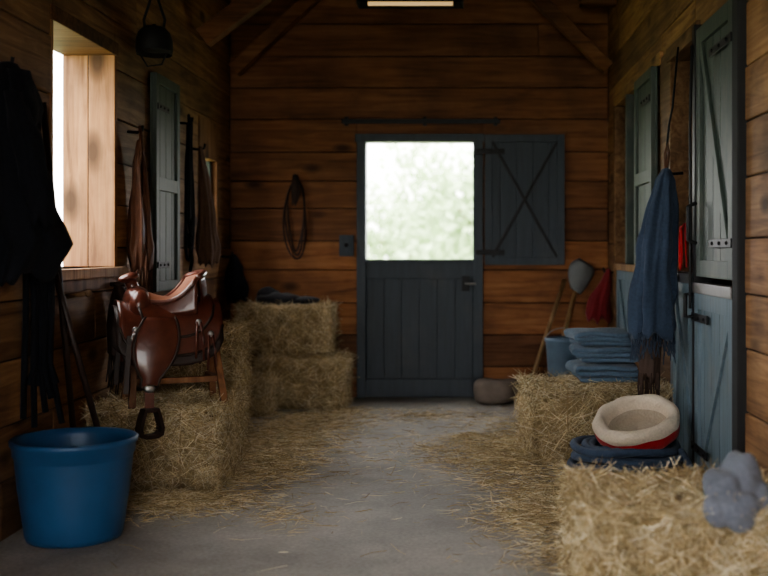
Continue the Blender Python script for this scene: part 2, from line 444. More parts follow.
# right wall stalls
mb = MB()
panel(mb, PR, 5.44, 6.12, 0.02, 1.02, -0.03, 5, fr=0.07, brace='/')
pbox(mb, PR, 5.42, 6.14, -0.06, 0.03, 1.02, 1.07, 2)
panel(mb, PR, 4.64, 5.40, 0.02, 0.98, -0.01, 5, fr=0.08, brace='\\')
pbox(mb, PR, 4.64, 5.42, -0.03, 0.04, 0.98, 1.03, 2)
strap(mb, PR, 5.1, 5.44, 0.86, 0.03, 1); strap(mb, PR, 5.1, 5.44, 0.22, 0.03, 1)
mb.tube([PR(5.42, 0.03, 0.97), PR(5.42, 0.07, 0.97), PR(5.42, 0.07, 0.86), PR(5.42, 0.03, 0.86)], 0.01, 8, 1)
pbox(mb, PR, 5.395, 5.43, -0.02, 0.034, 0.02, 0.98, 1)
mb.obj("stall_door", [STALLBLUE, BLACKM, STEEL], bevel=0.005)
mb = MB(); panel(mb, PR, 4.64, 5.36, 1.06, 2.27, -0.01, 5, fr=0.08, brace='/')
strap(mb, PR, 4.64, 5.05, 2.1, 0.03); strap(mb, PR, 4.64, 5.05, 1.22, 0.03)
pbox(mb, PR, 5.36, 5.42, -0.05, 0.036, 1.03, 2.30, 1)
mb.tube([PR(5.3, 0.04, 1.42), PR(5.3, 0.08, 1.40), PR(5.3, 0.08, 1.24), PR(5.3, 0.04, 1.22)], 0.011, 8, 1)
mb.tube([PR(5.38, 0.045, 2.2), PR(5.38, 0.055, 1.8), PR(5.39, 0.05, 1.3), PR(5.40, 0.05, 0.9)], 0.008, 6, 1)
mb.obj("stall_door_upper_leaf", [GREEN, BLACKM], bevel=0.005)
mb = MB()
pbox(mb, PR, 4.53, 4.63, -0.05, 0.035, 0, 2.75, 0)
mb.obj("stall_post", [simple("tarred_post", (0.018, 0.018, 0.020), 0.8)], bevel=0.008)
mb = MB()
pbox(mb, PR, 6.12, 6.44, -0.14, 0.012, 0, 2.32, 0); pbox(mb, PR, 5.4, 6.2, -0.14, 0.02, 2.25, 2.33, 0)
pbox(mb, PR, 6.4, 8.36, -0.14, 0.02, 2.28, 2.36, 0); pbox(mb, PR, 7.22, 7.36, -0.14, 0.02, 0, 2.3, 0)
pbox(mb, PR, 8.28, 8.36, -0.14, 0.02, 0, 2.3, 0)
mb.obj("trim_1", [W_L], bevel=0.006)
mb = MB()
panel(mb, PR, 7.38, 8.27, 0.02, 1.04, -0.03, 6, fr=0.07, brace='/'); panel(mb, PR, 6.45, 7.21, 0.02, 1.04, -0.03, 5, fr=0.07, brace='/')
pbox(mb, PR, 6.44, 8.28, -0.08, 0.03, 1.04, 1.09, 2)
mb.obj("stall_door.001", [STALLBLUE, BLACKM, W_P], bevel=0.005)
mb = MB(); panel(mb, PR, 6.46, 7.1, 1.10, 2.28, 0.02, 4, fr=0.06, rails=(1.6,))
strap(mb, PR, 6.5, 6.8, 2.1, 0.06); pbox(mb, PR, 7.1, 7.14, 0.0, 0.05, 1.1, 2.28)
pbox(mb, PR, 7.62, 7.68, -0.03, 0.03, 1.09, 2.28)
mb.obj("window_shutter.001", [GREEN, BLACKM], bevel=0.005)

# braces / beams
def brace(name, a, b_, w=0.15, h=0.15):
    mb = MB(); mb.beam(a, b_, w, h, 0); mb.obj(name, [W_D], bevel=0.008)
brace("roof_brace", (XL + 0.05, YB - 0.1, 2.62), (XL + 1.0, YB - 0.1, ZC - 0.04), 0.11, 0.11)
brace("roof_brace.001", (XL + 0.07, 7.58, 2.66), (XL + 1.2, 7.58, ZC - 0.04), 0.12, 0.13)
brace("roof_brace.002", (XR - 0.06, 8.35, 2.58), (XR - 1.0, 8.35, ZC - 0.04), 0.10, 0.10)
mb = MB()
mb.box(XL, XR, YB - 0.18, YB - 0.02, ZC - 0.2, ZC); mb.box(XL, XR, 7.5, 7.66, ZC - 0.2, ZC); mb.box(XL, XR, 5.0, 5.16, ZC - 0.2, ZC)
mb.box(0.9, XR, 8.3, 8.4, 3.06, 3.12)
mb.obj("roof_beam", [W_D], bevel=0.008)

# lamp fixture
ME, nt, b = newmat("lamp_tube"); b.inputs["Base Color"].default_value = (0.5, 0.4, 0.25, 1); b.inputs["Emission Color"].default_value = (1, 0.66, 0.30, 1); b.inputs["Emission Strength"].default_value = 0.55
mb = MB(); y = 7.3
mb.add([(-.70, y-.11, 2.83), (.01, y-.11, 2.83), (.01, y+.11, 2.83), (-.70, y+.11, 2.83), (-.66, y-.05, 2.90), (-.03, y-.05, 2.90), (-.03, y+.05, 2.90), (-.66, y+.05, 2.90)],
       [(4,5,6,7),(0,1,5,4),(1,2,6,5),(2,3,7,6),(3,0,4,7)], 0)
mb.tube([(-.63, y, 2.840), (-.06, y, 2.840)], 0.014, 10, 1)
for x in (-.55, -.14): mb.tube([(x, y, 2.9), (x, y, ZC)], 0.006, 6, 0)
mb.obj("hanging_lamp", [BLACKM, ME], solid=0.0)

# ------------------------------------------------------------------ straw
SC = [(0.68, 0.55, 0.34), (0.86, 0.74, 0.50), (0.52, 0.40, 0.22), (0.76, 0.63, 0.40), (0.95, 0.86, 0.66), (0.38, 0.29, 0.165)]
def scol():
    c = random.choice(SC); k = U(0.82, 1.05); return (c[0]*k, c[1]*k, c[2]*k)
def strand(mb, p, d, L, w, bend, clampx=True):
    d = d.normalized(); s = d.orthogonal().normalized()
    a = U(0, 6.28); s2 = d.cross(s); s = s * math.cos(a) + s2 * math.sin(a); up = d.cross(s)
    pts = [p - d*L/2, p + up*bend*L*0.15, p + d*L/2]
    vs = []
    for i, q in enumerate(pts):
        ww = w * (0.6 if i != 1 else 1)
        for sg in (-1, 1):
            v = q + s*ww*sg*0.5
            if v.x < XL + 0.008: v.x = XL + 0.008
            if v.x > XR - 0.012: v.x = XR - 0.012
            if v.y > YB - 0.01: v.y = YB - 0.01
            if v.z < 0.002: v.z = 0.002 + R()*0.003
            vs.append(v)
    mb.add(vs, [(0,1,3,2), (2,3,5,4)], 1, scol())
TWINE = simple("twine", (0.35, 0.25, 0.13), 0.9)
def bale(name, x0, x1, y0, y1, z0, z1, n=7000, rot=0.0, fuzz=1.0, stray_p=0.14):
    mb = MB(); cx, cy = (x0+x1)/2, (y0+y1)/2; lx, ly, lz = (x1-x0)/2, (y1-y0)/2, z1-z0
    ca, sa = math.cos(rot), math.sin(rot)
    def W(p): return Vector((cx + p[0]*ca - p[1]*sa, cy + p[0]*sa + p[1]*ca, p[2]))
    bm = bmesh.new(); bmesh.ops.create_cube(bm, size=2)
    bmesh.ops.subdivide_edges(bm, edges=bm.edges[:], cuts=9, use_grid_fill=True)
    for v in bm.verts:
        q = v.co.copy()
        ed = sum(1 for k in q if abs(k) > 0.75)
        sh = 1 - 0.04*max(0, ed-1)
        nn = 1 + 0.06*noise.noise(Vector((q.x*2+cx*5, q.y*2+cy*3, q.z*2+z0*9)))
        v.co = W((q.x*(lx-0.02)*sh*nn, q.y*(ly-0.02)*sh*nn, z0 + 0.004 + (q.z+1)/2*(lz-0.02)))
    bm.verts.index_update()
    mb.add([v.co.copy() for v in bm.verts], [tuple(v.index for v in f.verts) for f in bm.faces], 0, (0.34, 0.26, 0.15), True)
    bm.free()
    A = [lx*ly*4, lx*2*lz, lx*2*lz, ly*2*lz, ly*2*lz]
    for i in range(n):
        k = random.choices(range(5), A)[0]
        a, c_ = U(-1, 1), U(0, 1)
        if k == 0: p = (a*lx, U(-1, 1)*ly, z0+lz); nrm = Vector((0,0,1))
        elif k == 1: p = (a*lx, -ly, z0 + c_*lz); nrm = Vector((0,-1,0))
        elif k == 2: p = (a*lx, ly, z0 + c_*lz); nrm = Vector((0,1,0))
        elif k == 3: p = (-lx, a*ly, z0 + c_*lz); nrm = Vector((-1,0,0))
        else: p = (lx, a*ly, z0 + c_*lz); nrm = Vector((1,0,0))
        p = Vector(p); d = Vector((U(-1,1), U(-1,1), U(-0.8,0.8)))
        d = d - nrm*d.dot(nrm)
        if d.length < 1e-3: continue
        d.normalize(); stray = R() < stray_p
        d += nrm * (U(-1.0, 1.0) if stray else U(-0.25, 0.30)*fuzz)
        lump = 0.018*fuzz*noise.noise(Vector((p.x*9 + cx*7, p.y*9 + cy*5, p.z*9)))
        p += nrm * (U(-0.022, 0.008) + max(-0.012, lump))
        pw = W(p); dw = Vector((d.x*ca - d.y*sa, d.x*sa + d.y*ca, d.z))
        strand(mb, pw, dw, U(0.05, 0.17) if not stray else U(0.07, 0.19), U(0.0025, 0.0048), U(-1, 1))
    for t in (-0.45, 0.45):
        x = t*lx; e = 0.002
        pts = [W((x, -ly-e, z0+.02)), W((x, -ly-e, z1-.01)), W((x, -ly*0.96, z1+e)), W((x, ly*0.96, z1+e)), W((x, ly+e, z1-.01)), W((x, ly+e, z0+.02))]
        mb.tube(pts, 0.003, 5, 2)
    return mb.obj(name, [STRAW, STRAW, TWINE])
bale("hay_bale", 0.385, 1.045, 3.36, 3.90, 0, 0.385, 16000, 0.0, 1.9, 0.2)
bale("hay_bale.001", 0.36, 1.14, 6.02, 6.62, 0, 0.42, 9500, 0.03, 1.8, 0.2)
bale("hay_bale.002", -1.83, -1.19, 5.32, 5.86, 0, 0.41, 10500, -0.03, 1.9, 0.22)
bale("hay_bale.003", -1.84, -1.39, 6.62, 7.10, 0, 0.70, 8000, 0.03, 1.9, 0.22)
bale("hay_bale.004", -1.54, -0.88, 8.10, 8.62, 0, 0.37, 6500, 0, 1.3)
bale("hay_bale.005", -1.70, -1.02, 8.24, 8.72, 0.40, 0.76, 6500, -0.05, 1.3)
bale("hay_bale.006", -1.62, -1.37, 7.74, 8.02, 0, 0.26, 3500, 0.2, 1.3)

# loose straw on floor
mb = MB()
def loose(cx, cy, rx, ry, n, h=0.03):
    for i in range(n):
        a = U(0, 6.283); r = abs(random.gauss(0, 0.5))
        x = cx + rx*r*math.cos(a); y = cy + ry*r*math.sin(a)
        if not (XL + 0.02 < x < XR - 0.03 and 3.0 < y < YB - 0.05): continue
        if (x + 1.61)**2 + (y - 4.52)**2 < 0.07: continue
        z = 0.004 + h*max(0, 1-r)*R()
        strand(mb, Vector((x, y, z)), Vector((U(-1,1), U(-1,1), U(-0.12,0.12))), U(0.03, 0.13), U(0.0025, 0.0045), U(-1,1))
loose(-1.35, 5.10, 0.48, 0.34, 3600, 0.06); loose(-1.10, 5.9, 0.36, 0.7, 3800, 0.06); loose(-1.12, 6.7, 0.48, 0.9, 5400, 0.07)
loose(-1.05, 7.5, 0.50, 0.7, 3000, 0.03); loose(-0.95, 8.0, 0.35, 0.3, 900, 0.02)
loose(0.30, 6.3, 0.50, 0.9, 6600, 0.06); loose(0.55, 7.2, 0.55, 0.8, 2200, 0.04); loose(0.40, 5.1, 0.38, 0.9, 3400, 0.03)
loose(0.42, 4.85, 0.34, 0.34, 3000, 0.04); loose(0.5, 4.2, 0.34, 0.4, 2000, 0.04); loose(0.7, 5.4, 0.35, 0.4, 1500, 0.04); loose(-0.2, 6.5, 1.2, 2.4, 900, 0.0); loose(0.05, 6.9, 0.16, 0.12, 260, 0.03)
loose(-0.02, 6.1, 0.06, 0.05, 200, 0.02); loose(-0.25, 7.8, 0.9, 0.6, 700, 0.0); loose(0.14, 5.55, 0.10, 0.10, 160, 0.01); loose(-0.8, 4.9, 0.3, 0.5, 160, 0.0)
mb.obj("loose_straw", [STRAW, STRAW])

# ------------------------------------------------------------------ blue tub
mb = MB()
prof = [(0.0, 0.012), (0.17, 0.012), (0.185, 0.0), (0.195, 0.0), (0.203, 0.02), (0.215, 0.10), (0.232, 0.22), (0.243, 0.33), (0.246, 0.345), (0.252, 0.35), (0.254, 0.385), (0.262, 0.392), (0.264, 0.41), (0.256, 0.416), (0.246, 0.412), (0.24, 0.38), (0.228, 0.25), (0.20, 0.05), (0.19, 0.03), (0.0, 0.028)]
mb.lathe(prof, (-1.610, 4.53, 0), 0, 64, 0.965, 0.965)
mb.obj("blue_bucket", [BLUEP, STEEL])

# ------------------------------------------------------------------ things on left wall
def hook(mb, P, a, z, mat):
    mb.tube([P(a, 0.004, z), P(a, 0.06, z-0.005), P(a, 0.085, z+0.005), P(a, 0.09, z+0.035)], 0.008, 8, mat)
mb = MB()
mb.bundle([(-1.80, 4.32, 1.93, 0.03, 0.03), (-1.78, 4.32, 1.84, 0.055, 0.10), (-1.76, 4.32, 1.62, 0.075, 0.16), (-1.735, 4.32, 1.38, 0.11, 0.17), (-1.715, 4.32, 1.22, 0.13, 0.17), (-1.74, 4.32, 1.09, 0.10, 0.16)], 5, 0.10, 0, seed=2, hem=0.05)
mb.bundle([(-1.735, 4.22, 1.80, 0.035, 0.05), (-1.69, 4.22, 1.62, 0.055, 0.06), (-1.655, 4.22, 1.42, 0.06, 0.06), (-1.63, 4.22, 1.28, 0.055, 0.055)], 4, 0.08, 0, seed=4)
mb.bundle([(-1.765, 4.32, 1.90, 0.05, 0.08), (-1.72, 4.3, 1.76, 0.055, 0.12), (-1.71, 4.3, 1.68, 0.03, 0.1)], 4, 0.1, 0, seed=7)
hook(mb, PL, 4.32, 1.92, 1)
mb.obj("black_jacket", [BLACKC, BLACKM])
def tool(name, foot, top, head):
    mb = MB(); mb.tube([foot, top], 0.014, 10, 0); f = Vector(foot)
    if head == 'broom':
        mb.box(f.x-0.03, f.x+0.03, f.y-0.15, f.y+0.15, 0.09, 0.13, 0)
        for i in range(160):
            a, c_ = U(-0.14, 0.14), U(-0.025, 0.025)
            mb.tube([(f.x+c_, f.y+a, 0.10), (f.x+c_*1.6, f.y+a*1.1, 0.005)], 0.003, 3, 1)
    elif head == 'fork':
        mb.box(f.x-0.012, f.x+0.012, f.y-0.11, f.y+0.11, 0.27, 0.295, 1)
        for k in range(5):
            yy = f.y - 0.1 + 0.05*k; mb.tube([(f.x, yy, 0.28), (f.x+0.03, yy, 0.15), (f.x+0.02, yy, 0.004)], 0.005, 6, 1)
    mb.obj(name, [LEATHER_D, BLACKM], 0)
tool("broom", (-1.76, 5.00, 0.12), (-1.845, 4.80, 1.84), 'broom')
tool("pitchfork", (-1.62, 4.93, 0.28), (-1.85, 4.80, 1.30), 'fork')
mb = MB()
for k in range(8):
    x0 = -1.84 + 0.010*k; j = U(-0.012, 0.012); yk = 4.60 + 0.015*k
    mb.tube([(-1.80, 4.66, 1.46), (x0, yk, 1.25), (x0+0.01+j, yk, 0.95), (x0 + j*1.5, yk+0.02, 0.70), (x0 + 0.008*k-0.02, yk + .02, 0.42+U(0, 0.2))], 0.013, 6, 0)
mb.tube([(XL + 0.004, 4.66, 1.46), (-1.76, 4.66, 1.45)], 0.012, 8, 0)
mb.obj("lead_ropes", [BLACKC])

# helmet
mb = MB(); hx, hy, hz = -1.75, 6.2, 2.36
mb.lathe([(0.102, -0.06), (0.108, -0.03), (0.106, 0.02), (0.092, 0.065), (0.062, 0.095), (0.0, 0.108)], (hx, hy, hz), 0, 32, sx=0.95, sy=1.1)
mb.lathe([(0.095, -0.058), (0.085, -0.03), (0.0, 0.08)], (hx, hy, hz), 0, 32, sx=0.95, sy=1.1)
mb.ell((hx + 0.04, hy - 0.09, hz - 0.052), (0.075, 0.075, 0.010), 0)
mb.ell((hx, hy, hz + 0.108), (0.012, 0.012, 0.008), 0)
for sg in (-1, 1):
    mb.tube([(hx + sg*0.05, hy, hz+0.07), (hx + sg*0.06, hy, hz+0.14), (hx + sg*0.02, hy, hz + 0.26), (XL+0.07, hy, hz + 0.33)], 0.008, 6, 0)
mb.tube([(hx-0.08, hy-.03, hz-0.05), (hx-0.03, hy-0.03, hz-0.13), (hx+0.05, hy-0.03, hz-0.12), (hx+0.08, hy-.03, hz-0.05)], 0.005, 6, 0)
hook(mb, PL, hy, hz + 0.32, 0)
mb.obj("riding_helmet", [simple("black_velvet", (0.012, 0.012, 0.014), 0.7)])

# leather chaps / bridle
mb = MB(); a = 6.08
mb.bundle([(-1.80, a, 1.80, 0.012, 0.02), (-1.80, a, 1.68, 0.03, 0.05), (-1.795, a, 1.45, 0.05, 0.07), (-1.79, a, 1.22, 0.06, 0.09), (-1.79, a, 1.08, 0.045, 0.08)], 6, 0.20, 0, seed=1)
for k in range(26):
    yy = a + U(-0.09, 0.09); xx = U(-1.84, -1.74); z0 = U(1.08, 1.2); mb.tube([(xx, yy, z0), (xx + U(-.01,.01), yy, z0-0.1), (xx + U(-.015,.015), yy, z0 - U(0.14, 0.24))], 0.004, 4, 0)
for k in range(2):
    mb.tube([(-1.79, a-0.03*k, 1.88), (-1.775, a-0.05, 1.75), (-1.765, a-0.06, 1.5+0.1*k), (-1.775, a-0.03, 1.75), (-1.79, a, 1.88)], 0.006, 5, 0)
hook(mb, PL, a, 1.85, 1)
mb.obj("leather_chaps", [LEATHER_B, BLACKM])
# halter
mb = MB(); a = 7.2
for k in range(3):
    pts = [( -1.80 + 0.012*math.cos(t*2+k), a + (0.05+0.012*k)*math.sin(t), 1.66 - 0.03*k + (0.38+0.05*k)*math.cos(t)) for t in [2*math.pi*i/28 for i in range(28)]]
    mb.tube(pts, 0.009, 6, 0, closed=True)
mb.bundle([(-1.80, a, 2.02, 0.02, 0.03), (-1.80, a, 1.8, 0.02, 0.035), (-1.80, a, 1.4, 0.015, 0.03)], 4, 0.2, 0, seed=5)
mb.tube([(-1.80, a, 1.30), (-1.79, a+.03, 1.12), (-1.80, a-.02, 1.0)], 0.01, 6, 0)
hook(mb, PL, a, 2.03, 0)
mb.obj("horse_halter", [BLACKC])
mb = MB(); a = 7.55
mb.bundle([(-1.81, a, 1.90, 0.012, 0.02), (-1.79, a, 1.7, 0.035, 0.06), (-1.77, a, 1.45, 0.055, 0.08), (-1.76, a, 1.2, 0.07, 0.10), (-1.75, a, 1.1, 0.06, 0.11)], 6, 0.16, 0, seed=3)
hook(mb, PL, a, 1.89, 1); mb.obj("brown_towel", [BROWNC, BLACKM])
# coat in the back corner + sack
mb = MB()
mb.bundle([(-1.77, 8.45, 1.15, 0.02, 0.02), (-1.76, 8.45, 1.06, 0.06, 0.06), (-1.755, 8.45, 0.9, 0.08, 0.09), (-1.75, 8.45, 0.80, 0.075, 0.09)], 5, 0.12, 0, seed=9)
hook(mb, PL, 8.45, 1.14, 1)
mb.obj("dark_coat", [BLACKC, BLACKM])
mb = MB(); mb.ell((-1.42, 8.45, 0.81), (0.15, 0.13, 0.05), 0, nz=0.5, nsc=9, pw=0.9); mb.ell((-1.50, 8.48, 0.84), (0.08, 0.09, 0.06), 0, nz=0.5, nsc=9)
mb.ell((-1.22, 8.46, 0.80), (0.10, 0.10, 0.03), 0, nz=0.5, nsc=9)
mb.obj("dark_blanket", [cloth("dark_sacking", (0.022, 0.022, 0.026))])
# wall peg + saddle bag
mb = MB(); mb.tube([(XL + 0.004, 5.15, 0.97), (XL+0.10, 5.15, 0.985)], 0.012, 8, 0); mb.ell((XL + 0.105, 5.15, 0.985), (0.018, 0.018, 0.018), 0, seg=12, rings=8)
mb.obj("wall_peg", [W_P])
mb = MB(); a = 5.72
mb.bundle([(-1.80, a, 1.00, 0.02, 0.03), (-1.785, a, 0.94, 0.055, 0.07), (-1.78, a, 0.8, 0.075, 0.08), (-1.78, a, 0.66, 0.07, 0.08), (-1.785, a, 0.62, 0.04, 0.06)], 4, 0.06, 0, seed=6, hem=0.01)
for k in range(30):
    xx = U(-1.84, -1.72); yy = a - U(0.02, 0.08); z0 = U(0.62, 0.68); mb.tube([(xx, yy, z0), (xx + U(-.01,.01), yy, z0-0.09), (xx + U(-.02,.02), yy-.01, z0 - U(0.14, 0.2))], 0.0035, 4, 0)
mb.tube([(XL + 0.004, a, 1.01), (XL + 0.1, a, 1.01)], 0.012, 8, 0)
mb.obj("saddle_bag", [LEATHER_D])

# ------------------------------------------------------------------ saddle rack
SX, SY = -1.505, 5.52
YAW = math.radians(24)
def about(sc=(1, 1, 1), dz=0):
    return Matrix.Translation((SX, SY, 0.84 + dz)) @ Matrix.Rotation(YAW, 4, 'Z') @ Matrix.Diagonal((sc[0], sc[1], sc[2], 1)) @ Matrix.Translation((-SX, -SY, -0.84))
mb = MB()
mb.box(SX - 0.21, SX + 0.27, SY - 0.05, SY + 0.05, 0.77, 0.81)
for sg in (-1, 1): mb.beam((SX - 0.21, SY + sg*0.08, 0.745), (SX + 0.27, SY + sg*0.08, 0.745), 0.07, 0.02, 0, up=(0, sg*0.8, 0.6))
for xx in (SX - 0.15, SX + 0.235):
    for sg in (-1, 1): mb.beam((xx, SY + sg*0.04, 0.77), (xx + (0.035 if xx > SX else -0.03), SY + sg*0.15, 0.418), 0.034, 0.034, 0, up=(1, 0, 0))
    mb.beam((xx, SY - 0.115, 0.54), (xx, SY + 0.115, 0.54), 0.03, 0.03, 0, up=(0,0,1))
mb.beam((SX - 0.15, SY - 0.10, 0.54), (SX + 0.235, SY - 0.10, 0.54), 0.03, 0.03, 0)
mb.xform(about()); mb.obj("saddle_rack", [W_S], bevel=0.003)
# ------------------------------------------------------------------ western saddle
mb = MB()
def drape(Lf, x0, x1, R0, zt, off, nu=22, nv=41, mat=0, edge=None):
    def fn(u, v):
        x = x0 + (x1-x0)*u; a = (v*2-1)*Lf(u); s_ = 1 if a >= 0 else -1; a = abs(a)
        th = min(a/R0, 1.32); ex = max(0, a - R0*1.32)
        y = R0*math.sin(th) + ex*math.cos(1.32); z = R0*math.cos(th) - R0 - ex*math.sin(1.32)
        return (SX + x, SY + s_*(y + off), zt(u) + z + off)
    mb.grid(fn, nu, nv, mat)
    if edge is not None:
        for vv in (0.0, 1.0): mb.tube([fn(i/24, vv) for i in range(25)], 0.005, 6, edge)
def rnd(L, p=3.5, lo=0.55): return lambda u: L*(lo + (1-lo)*(max(0, 1-abs(2*u-1)**p))**0.6)
drape(rnd(0.37, 4, 0.75), -0.26, 0.27, 0.165, lambda u: 0.915 + 0.03*(2*u-1)**2, 0.0, mat=2)         # pad
drape(rnd(0.34, 4, 0.66), -0.245, 0.265, 0.165, lambda u: 0.925 + 0.035*(2*u-1)**2, 0.012, edge=2)          # skirt
drape(rnd(0.265, 3, 0.5), -0.15, 0.225, 0.165, lambda u: 0.93 + 0.035*(2*u-1)**2, 0.028, edge=2)            # jockey
def seat(u, v):
    w = 0.085 + 0.090*u**0.8; yy = (v*2-1); x = -0.10 + 0.29*u - 0.055*yy*yy*u
    z = 0.985 + 0.03*(1-u)**2 + 0.125*u**3.0 - 0.05*yy*yy*(1-0.5*u) - 0.02*math.sin(u*math.pi)*(1-yy*yy)
    return (SX + x, SY + yy*w, z)
mb.grid(seat, 20, 17, 1)
rim = []
for i in range(17):
    p = seat(1.0, i/16); rim.append((p[0] + 0.006, p[1], p[2]))
def cant(u, v):
    p = seat(1.0, v); yy = v*2-1
    return (p[0] + 0.006 + 0.03*math.sin(u*math.pi/2), p[1]*(1 + 0.02*u), p[2]*(1-u) + u*(0.945 - 0.06*yy*yy))
mb.grid(cant, 8, 17, 0)
mb.tube(rim, 0.014, 8, 0)
for sg in (-1, 1):   # rolled seat edge and side wall down to the jockey
    mb.tube([seat(u/10, 0.5 + 0.5*sg) for u in range(11)], 0.010, 6, 0)
    def side(u, v):
        p = seat(u, 0.5 + 0.5*sg)
        return (p[0], p[1] + sg*0.02*v*(1-0.5*u), p[2]*(1-v) + v*0.90)
    mb.grid(side, 14, 6, 0)
mb.ell((SX - 0.145, SY, 0.965), (0.062, 0.135, 0.075), 0, rot=(0, 0.25, 0), pw=0.9)     # swell
for sg in (-1, 1): mb.ell((SX - 0.14, SY + sg*0.09, 0.955), (0.05, 0.06, 0.07), 0, rot=(sg*0.4, 0.2, 0))
mb.tube([(SX - 0.15, SY, 1.0), (SX - 0.162, SY, 1.045), (SX - 0.176, SY, 1.075)], [0.038, 0.026, 0.028], 14, 0)
mb.ell((SX - 0.18, SY, 1.086), (0.050, 0.046, 0.020), 0, rot=(0, -0.3, 0))
for sg in (-1, 1):
    FX = -0.05
    def fend(u, v):   # fender panel
        z = 0.89 - 0.34*u; w = 0.07 + 0.05*math.sin(min(1, u*1.15)*math.pi)**0.8 - 0.03*u
        w = max(w, 0.03); xx = FX - 0.06*u + (v*2-1)*w
        bul = 0.014*math.sin(v*math.pi)
        return (SX + xx, SY + sg*(0.228 - 0.036*(1-u)**2 + bul + 0.02*math.sin(u*2.5)), z)
    mb.grid(fend, 18, 13, 0)
    outl = [fend(i/18, 0) for i in range(19)] + [fend(1, i/6) for i in range(1, 6)] + [fend(1 - i/18, 1) for i in range(19)]
    mb.tube(outl, 0.0045, 6, 2)
    yy = SY + sg*0.248; up = 0.04 if sg < 0 else 0.22; zx = FX - 0.06
    mb.box(SX + zx - 0.02, SX + zx + 0.02, yy - 0.004, yy + 0.004, 0.40 + up, 0.56 + (0.08 if sg > 0 else 0), 0)
    mb.ell((SX + zx, yy + sg*0.008, 0.53 + up*0.3), (0.025, 0.006, 0.018), 3, seg=12, rings=8)
    st = [(-0.035, 0.405), (-0.05, 0.36), (-0.062, 0.31), (-0.058, 0.275), (-0.03, 0.262), (0.03, 0.262), (0.058, 0.275), (0.062, 0.31), (0.05, 0.36), (0.035, 0.405)]
    vs = []; fs = []
    for (px, pz) in st:
        for (sc_, dy) in ((1.0, -0.028), (1.0, 0.028), (0.80, 0.028), (0.80, -0.028)):
            cxl = px*sc_; czl = 0.335 + (pz-0.335)*sc_ + up; ang = 0.3
            vs.append((SX + zx + cxl*math.cos(ang) - dy*math.sin(ang), yy + cxl*math.sin(ang) + dy*math.cos(ang) - (0.02 if sg < 0 else 0), czl))
    n = len(st)
    for i in range(n):
        j = (i+1) % n
        for k in range(4):
            k2 = (k+1) % 4; fs.append((i*4+k, j*4+k, j*4+k2, i*4+k2))
    mb.add(vs, fs, 2)
    for (cx_, cz_) in ((-0.17, 0.83), (0.14, 0.86), (0.20, 0.80)):
        mb.ell((SX + cx_, SY + sg*(0.20 if cz_ < 0.85 else 0.195), cz_), (0.014, 0.008, 0.014), 3, seg=12, rings=8)
        for d in (-0.008, 0.008):
            mb.tube([(SX + cx_ + d, SY + sg*0.2, cz_), (SX + cx_ + d*2, SY + sg*0.225, cz_ - 0.07), (SX + cx_ + d*2.5, SY + sg*0.228, cz_ - U(0.16, 0.22))], 0.0035, 5, 0)
    mb.tube([(SX - 0.17 + 0.02*math.cos(t), SY + sg*0.215, 0.79 + 0.02*math.sin(t)) for t in [i*0.5236 for i in range(12)]], 0.004, 6, 3, closed=True)
    mb.beam((SX - 0.20, SY + sg*0.205, 0.80), (SX - 0.22, SY + sg*0.225, 0.52), 0.020, 0.005, 2, up=(0, 1, 0))
mb.xform(about((0.98, 0.92, 0.98), -0.028))
mb.obj("western_saddle", [LEATHER, LEATHER_T, LEATHER_D, STEEL], solid=0.006)

# ------------------------------------------------------------------ right side things
mb = MB(); a = 5.80
mb.bundle([(1.085, a, 1.62, 0.02, 0.02), (1.075, a, 1.56, 0.05, 0.05), (1.05, a, 1.35, 0.085, 0.06), (1.03, a, 1.1, 0.10, 0.075), (1.02, a, 0.85, 0.105, 0.08), (1.015, a, 0.72, 0.105, 0.08)], 6, 0.17, 0, seed=8, hem=0.06)
for k in range(60):
    t = U(0, 6.28); xx = 1.015 + 0.11*math.cos(t); yy = a + 0.08*math.sin(t); z0 = U(0.70, 0.76)
    mb.tube([(xx, yy, z0), (xx + U(-.008,.008), yy, z0-0.05), (xx + U(-.012,.012), yy, z0 - U(0.08, 0.12))], 0.003, 4, 0)
hook(mb, PR, a, 1.60, 1)
mb.tube([(1.085, a, 1.60), (1.08, a, 1.70), (1.095, a, 1.76), (1.10, a, 1.70), (1.085, a, 1.60)], 0.009, 6, 2)
mb.tube([(1.09, a, 1.74), (1.10, a, 1.85), (1.12, a, 1.95), (XR - 0.03, a, 2.27)], 0.006, 6, 1)
mb.obj("hanging_blue_blanket", [BLUEC, BLACKM, LEATHER_B])
mb = MB()
mb.bundle([(1.12, 5.98, 0.98, 0.02, 0.02), (1.08, 5.96, 0.80, 0.035, 0.02), (1.03, 5.95, 0.66, 0.05, 0.02), (1.02, 5.95, 0.48, 0.055, 0.02)], 4, 0.15, 0, seed=12)
for k in range(34):
    xx = U(0.965, 1.075); yy = 5.945 + U(-0.02, 0.01); mb.tube([(xx, yy, 0.52), (xx + U(-.01,.01), yy, 0.44), (xx + U(-.012,.012), yy, U(0.33, 0.40))], 0.004, 4, 0)
mb.tube([(XR - 0.03, 5.98, 0.97), (1.10, 5.98, 0.98)], 0.01, 8, 1)
mb.obj("leather_fringe_strap", [simple("fringe_leather", (0.07, 0.04, 0.028), 0.7), BLACKM])
mb = MB()
for k in range(2):
    mb.tube([(1.125, 5.60 + 0.030*math.sin(t) + 0.01*k, 1.21 - .02*k + 0.10*math.cos(t)) for t in [i*0.3927 for i in range(16)]], 0.006, 6, 0, closed=True)
mb.tube([(1.12, 5.58, 1.30), (1.14, 5.58, 1.33), (1.15, 5.58, 1.10)], 0.006, 6, 0)
mb.obj("red_halter", [REDC])
mb = MB(); a = 8.40
